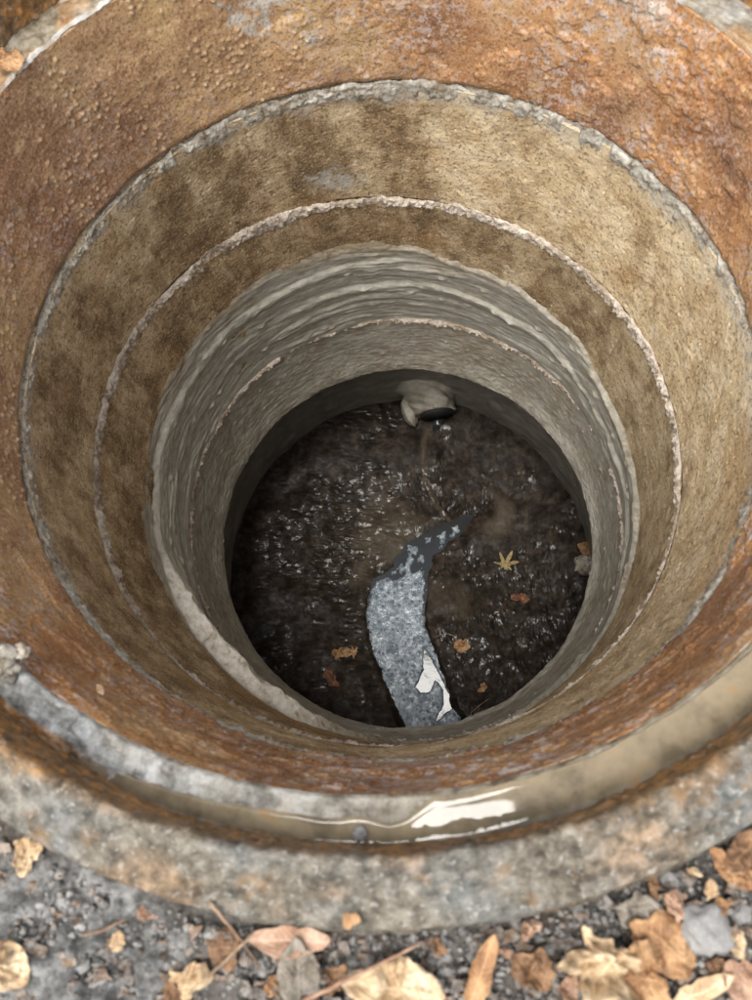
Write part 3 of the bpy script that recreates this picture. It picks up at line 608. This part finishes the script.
G = [  # on the ground beside the rim
 (30, 853, 'frag', 58, 'cream', 'cream dry leaf against the rim beside pale clay', 3, .6, (.25, .2), 0, 0, .22, .8),
 (4, 962, 'oval', 80, 'cream', 'cream curled leaf lying on the pale clay below a smaller one', 4, 1.3, (.1, .3), 0, 0, .22, .6),
 (122, 940, 'frag', 26, 'cream', 'tiny cream leaf scrap on the pale clay', 5, .3, (.1, .1), 0, 0, .2, .8),
 (152, 912, 'frag', 34, 'pink', 'small pinkish leaf scrap beside the crossed twigs', 6, 1.2, (.2, .1), 0, 0, .2, .5),
 (192, 978, 'frag', 82, 'cream', 'torn cream and orange leaf between pale clay and crossed twigs', 7, .5, (.1, -.2), 0, 0, .26, .75),
 (172, 1000, 'frag', 56, 'brown', 'brown leaf partly under the torn cream and orange leaf', 8, .2, (.1, 0), 0, 0, .2, .7),
 (228, 945, 'frag', 62, 'brown', 'dark brown flat leaf under the crossed twigs', 9, .9, (0, .05), 0, 0, .10, .9),
 (300, 938, 'oval', 84, 'pink', 'pinkish leaf rolled into a tube above a grey leaf', 10, 1.57, (0, 0), 1.9, 0, .10, .45),
 (300, 972, 'oval', 62, 'grey', 'grey weathered leaf under the pinkish rolled leaf', 11, .1, (.15, .1), 0, 0, .14, .75),
 (274, 982, 'frag', 34, 'orange', 'small upright orange leaf scrap beside the grey weathered leaf', 12, .4, (.5, .3), 0, 0, .2, .6),
 (335, 975, 'frag', 52, 'brown', 'brown leaf beside the grey weathered leaf under the long stem', 13, 2.2, (.1, 0), 0, 0, .16, .6),
 (398, 986, 'oval', 92, 'cream', 'broad cream leaf with orange edge beside the long stem', 14, 1.4, (.15, .1), 0, 0, .20, .75),
 (480, 972, 'oval', 72, 'orange', 'narrow tan leaf curled into an upright roll', 15, -.35, (.3, 0), 2.3, 0, .10, .42),
 (530, 968, 'frag', 78, 'brown', 'brown creased leaf next to the big crumpled cream leaf', 16, .8, (.1, .1), 0, 0, .2, .7),
 (528, 930, 'frag', 56, 'pink', 'pinkish brown leaf close to the rim above a creased brown leaf', 17, 2.0, (.2, .1), 0, 0, .2, .5),
 (603, 955, 'broad', 130, 'cream', 'big crumpled cream leaf heaped above an orange leaf', 18, 2.6, (.2, .1), 0, 0, .5, .8),
 (640, 975, 'frag', 110, 'orange', 'orange tan leaf lying under the big crumpled cream leaf', 19, .4, (0, .1), 0, 0, .2, .7),
 (660, 940, 'oval', 74, 'orange', 'orange brown leaf between the big cream leaf and a grey stone', 20, .9, (.1, .2), 0, 0, .16, .75),
 (634, 908, 'frag', 58, 'grey', 'grey brown leaf against the rim beside a pinkish scrap', 21, 1.2, (.3, 0), 0, 0, .18, .8),
 (673, 902, 'frag', 48, 'pink', 'pale pink leaf scrap above the orange brown leaf', 22, .2, (.1, .3), 0, 0, .2, .8),
 (706, 890, 'frag', 44, 'cream', 'small cream leaf scrap above the grey stone', 23, -.3, (.1, .1), 0, 0, .2, .6),
 (722, 866, 'frag', 52, 'orange', 'orange brown leaf wedged against the rim beside a cream scrap', 24, .7, (.2, 0), 0, 0, .2, .6),
 (744, 848, 'oval', 56, 'brown', 'dark brown leaf tucked under the rim', 25, 2.2, (.2, .1), 0, 0, .2, .6),
 (745, 880, 'frag', 46, 'orange', 'tan leaf beside the dark brown leaf tucked under the rim', 26, 1.9, (.1, .1), 0, 0, .2, .7),
 (730, 938, 'frag', 42, 'cream', 'light tan leaf scrap below the grey stone', 27, 1.1, (.1, .2), 0, 0, .2, .7),
 (740, 975, 'frag', 60, 'pink', 'pinkish brown leaf on dark soil below the light tan scrap', 28, .1, (.1, 0), 0, 0, .18, .7),
 (565, 985, 'frag', 50, 'pink', 'pinkish torn leaf under the edge of the big crumpled cream leaf', 71, .9, (.1, .2), 0, 0, .2, .7),
 (650, 885, 'frag', 34, 'brown', 'small dark leaf scrap against the rim beside the pale stone', 72, .3, (.2, .1), 0, 0, .2, .6),
 (690, 870, 'frag', 30, 'cream', 'narrow cream leaf scrap tucked against the rim', 73, 1.2, (.3, .1), 0, 0, .2, .4),
 (718, 905, 'frag', 34, 'orange', 'orange scrap between the grey stone and a rounded stone', 74, 2.0, (.2, .1), 0, 0, .25, .6),
 (438, 942, 'frag', 30, 'brown', 'small brown leaf scrap at the end of the long stem', 75, .6, (.1, .2), 0, 0, .2, .6),
 (505, 950, 'frag', 36, 'pink', 'pinkish scrap beside the upright rolled tan leaf', 76, 1.4, (.1, .1), 0, 0, .25, .5),
 (610, 990, 'frag', 56, 'grey', 'grey brown leaf peeking out under the big crumpled cream leaf', 77, .2, (.1, .1), 0, 0, .2, .7),
 (715, 962, 'frag', 40, 'brown', 'dark leaf scrap on dark soil beside the light tan scrap', 78, 1.8, (.1, .1), 0, 0, .2, .7),
 (690, 992, 'oval', 66, 'cream', 'pointed cream leaf beneath the big crumpled one', 29, -1.1, (.1, .1), .8, 0, .12, .4),
]
for u, v, kind, px, mat, label, sd, rot, tilt, curl, axis, cr, asp in G:
    leaf(u, v, GZ, kind, px * .92, mat, label, sd, rot, tilt, curl, axis, cr * 1.5, asp, 'dry leaves on the ground beside the rim', lift=.002 + px * .00003)
leaf(352, 914, .007, 'frag', 26, 'orange', 'small tan leaf scrap stuck on the flat rim top', 40, .4, (0, 0), 0, 0, .08, .8, lift=.001)
leaf(6, 62, -.028, 'frag', 70, 'orange', 'orange leaf lying on the seat against the rim above sandy rust', 41, .9, (.1, .2), 0, 0, .16, .7, k=.00055, lift=.002)
leaf(105, 690, -.06, 'frag', 22, 'cream', 'tiny leaf chip stuck to the rusty wall', 42, .2, (.9, .2), 0, 0, .1, .5, k=.0006, lift=.006)
FK = .0019
def fl(u, v, kind, px, mat, label, sd, rot=0., tilt=(0, 0), cr=.16, asp=.8):
    p = at(u, v, FL); z = float(floor_z(np.array([[p[0]]]), np.array([[p[1]]]))[0, 0])
    leaf(u, v, z, kind, px, mat, label, sd, rot, tilt, 0, 0, cr, asp, 'leaves on the wet floor', lift=.004, k=FK)
fl(505, 565, 'maple', 34, 'yellow', 'yellow star shaped leaf on the wet floor', 51, -.5, (.0, .0), .12)
fl(338, 654, 'frag', 26, 'orange', 'tan brown curled leaf on the floor beside the foam', 52, .4, (.1, .1), .25)
fl(354, 652, 'maple', 24, 'orange', 'lighter tan leaf touching a darker tan leaf beside the foam', 53, 1.2, (.1, -.1), .2)
fl(332, 681, 'frag', 26, 'red', 'dull red leaf on the floor below two tan leaves', 54, .8, (.0, .1), .2)
fl(461, 645, 'frag', 20, 'orange', 'small round orange leaf on the floor across the foam channel', 55, .3, (.1, .1), .2, 1.)
fl(518, 598, 'frag', 24, 'red', 'reddish leaf scrap below the yellow star shaped leaf', 56, 1.5, (.1, .1), .25, .6)
fl(588, 551, 'oval', 20, 'orange', 'orange leaf tip beside a grey clod at the floor edge', 57, 1.2, (.2, .1), .2)
fl(482, 688, 'frag', 12, 'orange', 'tiny tan leaf scrap on the floor below the round orange leaf', 58, .2, (0, 0), .2, 1.)
# pale clod beside the orange leaf tip, stones
def rock(name, p, size, sd, mat, label, cat, sub=(18, 28), flat=.7, amp=.35, group=None):
    m_, n_ = sub; ph = np.linspace(0, PI, m_)[:, None]; a = np.arange(n_) / n_ * TAU
    x = np.sin(ph) * np.cos(a); y = np.sin(ph) * np.sin(a); z = np.cos(ph) * np.ones_like(a)
    d = 1 + amp * (fbm(x * 1.6 + 9 + z, y * 1.6 + 9 - z * .7, sd, 4, .55)) + amp * .5 * fbm(x * 4 + z * 2 + 30, y * 4 + z * 3 + 30, sd + 3, 3)
    V = np.stack([x * d, y * d, z * d * flat], -1).reshape(-1, 3) * size / 2
    o = mesh_obj(name, V, grid_quads(m_, n_, True), mat); o.location = p; o.rotation_euler = (0, 0, sd * 1.3)
    return tag(o, label, cat, group)
p = at(581, 568, FL); rock('clod', (p[0], p[1], FL + .035), .040, 3, M['jointA'], 'pale grey mortar clod at the edge of the wet floor', 'clod', amp=.6)
p = at(8, 663, -.028); rock('clod', (p[0], p[1], -.022), .020, 5, M['jointA'], 'lumpy pale grey mortar clod sitting on the frame seat', 'clod', amp=.6)
p = at(22, 652, -.028); rock('clod', (p[0], p[1], -.026), .011, 6, M['jointB'], 'small brown clod beside the lumpy mortar clod on the seat', 'clod', amp=.5)
p = at(360, 834, -.028); rock('stone', (p[0], p[1], -.0265), .0075, 7, M['stone'], 'tiny white stone on the seat edge beside the puddle', 'stone', amp=.4)
S = [(704, 925, 46, 'grey stone among the orange leaves beside the rim'), (672, 882, 18, 'small pale stone between the rim and the pale pink leaf'), (262, 968, 15, 'small grey stone beside the crossed twigs'),
     (745, 918, 20, 'rounded grey stone above the light tan leaf scrap'), (445, 965, 17, 'grey stone between the broad cream leaf and the rolled tan leaf'), (560, 940, 16, 'dark grey stone between the rim and the big crumpled cream leaf'),
     (60, 905, 18, 'stone on the pale clay close to the cream leaf'), (100, 985, 24, 'wide lump of stone on the pale clay')]
for k, (u, v, px, lab) in enumerate(S):
    p = at(u, v, GZ); rock('stone', (p[0], p[1], ground_z(p[0], p[1]) + px * .00008), px * .00047, 20 + k, M['stone'], lab, 'stone', amp=.35, flat=.6, group='stones on the ground')
# twigs
def twig(pts, r, label, sd, mat='twig'):
    P = [Vector(p) for p in pts]; path = []
    for i in range(len(P) - 1):
        for t in np.linspace(0, 1, 9)[:-1]:
            path.append(P[i].lerp(P[i + 1], t) + Vector((random.uniform(-1, 1), random.uniform(-1, 1), random.uniform(-.5, .5))) * r * .25)
    path.append(P[-1]); L = len(path)
    rad = [max(.0001, r * (1 - .45 * k / L)) for k in range(L)]; rad[0] = rad[-1] = r * .2
    V, Q = tube(path, rad, 8, r * .25, sd); o0 = Vector(path[0])
    o = mesh_obj('twig', [tuple(Vector(v) - o0) for v in V], Q, M[mat], None, {'vein': np.zeros(len(V))}); o.location = o0
    return tag(o, label, 'twig', 'twigs on the ground')
def gp(u, v, h): p = at(u, v, GZ); return (p[0], p[1], GZ + h)
twig([gp(218, 893, .016), gp(240, 925, .011), gp(268, 970, .006)], .0009, 'thin dark twig leaning on the rim, crossing a shorter twig', 61)
twig([gp(212, 973, .008), gp(235, 950, .010), gp(256, 930, .009)], .0010, 'short grey twig crossed by the one leaning on the rim', 62)
twig([gp(280, 1006, .012), gp(340, 975, .014), gp(420, 938, .010)], .0012, 'long pinkish leaf stem lying across the leaves', 63, 'pink')
twig([gp(88, 932, .006), gp(110, 926, .007), gp(130, 916, .006)], .0010, 'short pale twig lying on the clay', 64)
p = at(452, 680, FL)
def fp(u, v, h): q_ = at(u, v, FL); return (q_[0], q_[1], float(floor_z(np.array([[q_[0]]]), np.array([[q_[1]]]))[0, 0]) + h)
o = twig([fp(469, 714, .005), fp(478, 706, .007), fp(488, 699, .005)], .0009, 'thin stem on the wet floor beside the end of the foam', 65)
o['group'] = 'stems on the wet floor'
o = twig([fp(434, 638, .004), fp(446, 634, .006), fp(457, 638, .006)], .0008, 'thin stem of the small round orange leaf', 66); o['group'] = 'stems on the wet floor'

# ------------------------------------------------------------------ grit and leaf crumbs (nobody could count them)
ph = (1 + 5 ** .5) / 2
IV = np.array([(-1, ph, 0), (1, ph, 0), (-1, -ph, 0), (1, -ph, 0), (0, -1, ph), (0, 1, ph), (0, -1, -ph), (0, 1, -ph), (ph, 0, -1), (ph, 0, 1), (-ph, 0, -1), (-ph, 0, 1)]) / 1.902
IF = np.array([(0, 11, 5), (0, 5, 1), (0, 1, 7), (0, 7, 10), (0, 10, 11), (1, 5, 9), (5, 11, 4), (11, 10, 2), (10, 7, 6), (7, 1, 8), (3, 9, 4), (3, 4, 2), (3, 2, 6), (3, 6, 8), (3, 8, 9), (4, 9, 5), (2, 4, 11), (6, 2, 10), (8, 6, 7), (9, 8, 1)])
N = 15000; a = rng.uniform(0, TAU, N); a[:9000] = rng.normal(-PI / 2, .55, 9000); r = .368 + np.abs(rng.normal(0, .11, N)); r[:9000] = .368 + rng.uniform(0, .10, 9000) ** 1.0
sz = np.clip(rng.lognormal(math.log(.0011), .5, N), .0005, .0040)
px_, py_ = r * np.cos(a), r * np.sin(a)
zg = -.010 + fbm(px_ * 30, py_ * 30, 1, 5, .55) * .008 + fbm(px_ * 9, py_ * 9, 11, 3) * .010
V = IV[None] * sz[:, None, None] * rng.uniform(.65, 1.25, (N, 12, 1)) * rng.uniform(.6, 1.2, (N, 1, 3)); V[:, :, 0] += px_[:, None]; V[:, :, 1] += py_[:, None]; V[:, :, 2] += (zg + sz * .35 + .0015)[:, None]
T = (IF[None] + (np.arange(N) * 12)[:, None, None]).reshape(-1, 3)
tag(mesh_obj('gravel', V.reshape(-1, 3), None, M['gravel'], None, None, T, smooth=False), 'dark grey grit and small gravel on the mud', None, None, 'stuff')
N = 1500; a = rng.uniform(0, TAU, N); a[:450] = rng.normal(-PI / 2, .5, 450); r = .372 + np.abs(rng.normal(0, .25, N)); r[:450] = .37 + rng.uniform(0, .06, 450)
sz = rng.uniform(.0015, .0065, N); far = r > .47; sz[far] *= rng.uniform(1.5, 5, far.sum())
px_, py_ = r * np.cos(a), r * np.sin(a); zg = -.010 + fbm(px_ * 30, py_ * 30, 1, 5, .55) * .008 + fbm(px_ * 9, py_ * 9, 11, 3) * .010
k = 7; aa = np.arange(k) / k * TAU; rot = rng.uniform(0, TAU, (N, 1)); rad = rng.uniform(.25, 1.15, (N, k))
x = np.cos(aa + rot) * rad; y = np.sin(aa + rot) * rad * rng.uniform(.35, 1, (N, 1)); z = rng.uniform(-.3, .5, (N, k))
c0 = np.zeros((N, 1)); V = np.stack([np.hstack([c0, x]), np.hstack([c0, y]), np.hstack([c0 + .12, z])], -1) * sz[:, None, None]
V[:, :, 0] += px_[:, None]; V[:, :, 1] += py_[:, None]; V[:, :, 2] += (zg + .0045)[:, None]
V2 = V.copy(); V2[:, :, 2] -= .0004; V = np.concatenate([V, V2], 1)
TT = [(0, 1 + i, 1 + (i + 1) % k) for i in range(k)] + [(8, 9 + (i + 1) % k, 9 + i) for i in range(k)] + [(1 + i, 9 + i, 1 + (i + 1) % k) for i in range(k)] + [(9 + i, 9 + (i + 1) % k, 1 + (i + 1) % k) for i in range(k)]
T = (np.array(TT)[None] + (np.arange(N) * 16)[:, None, None]).reshape(-1, 3)
tag(mesh_obj('leaf_litter', V.reshape(-1, 3), None, m_stone('leaf_crumbs', (.03, .018, .011), (.08, .045, .024), (.15, .085, .045), (.05, .03, .018), (.24, .155, .09)), None, None, T, smooth=False), 'crumbs of dry brown and tan leaf litter', None, None, 'stuff')
bpy.context.view_layer.update()
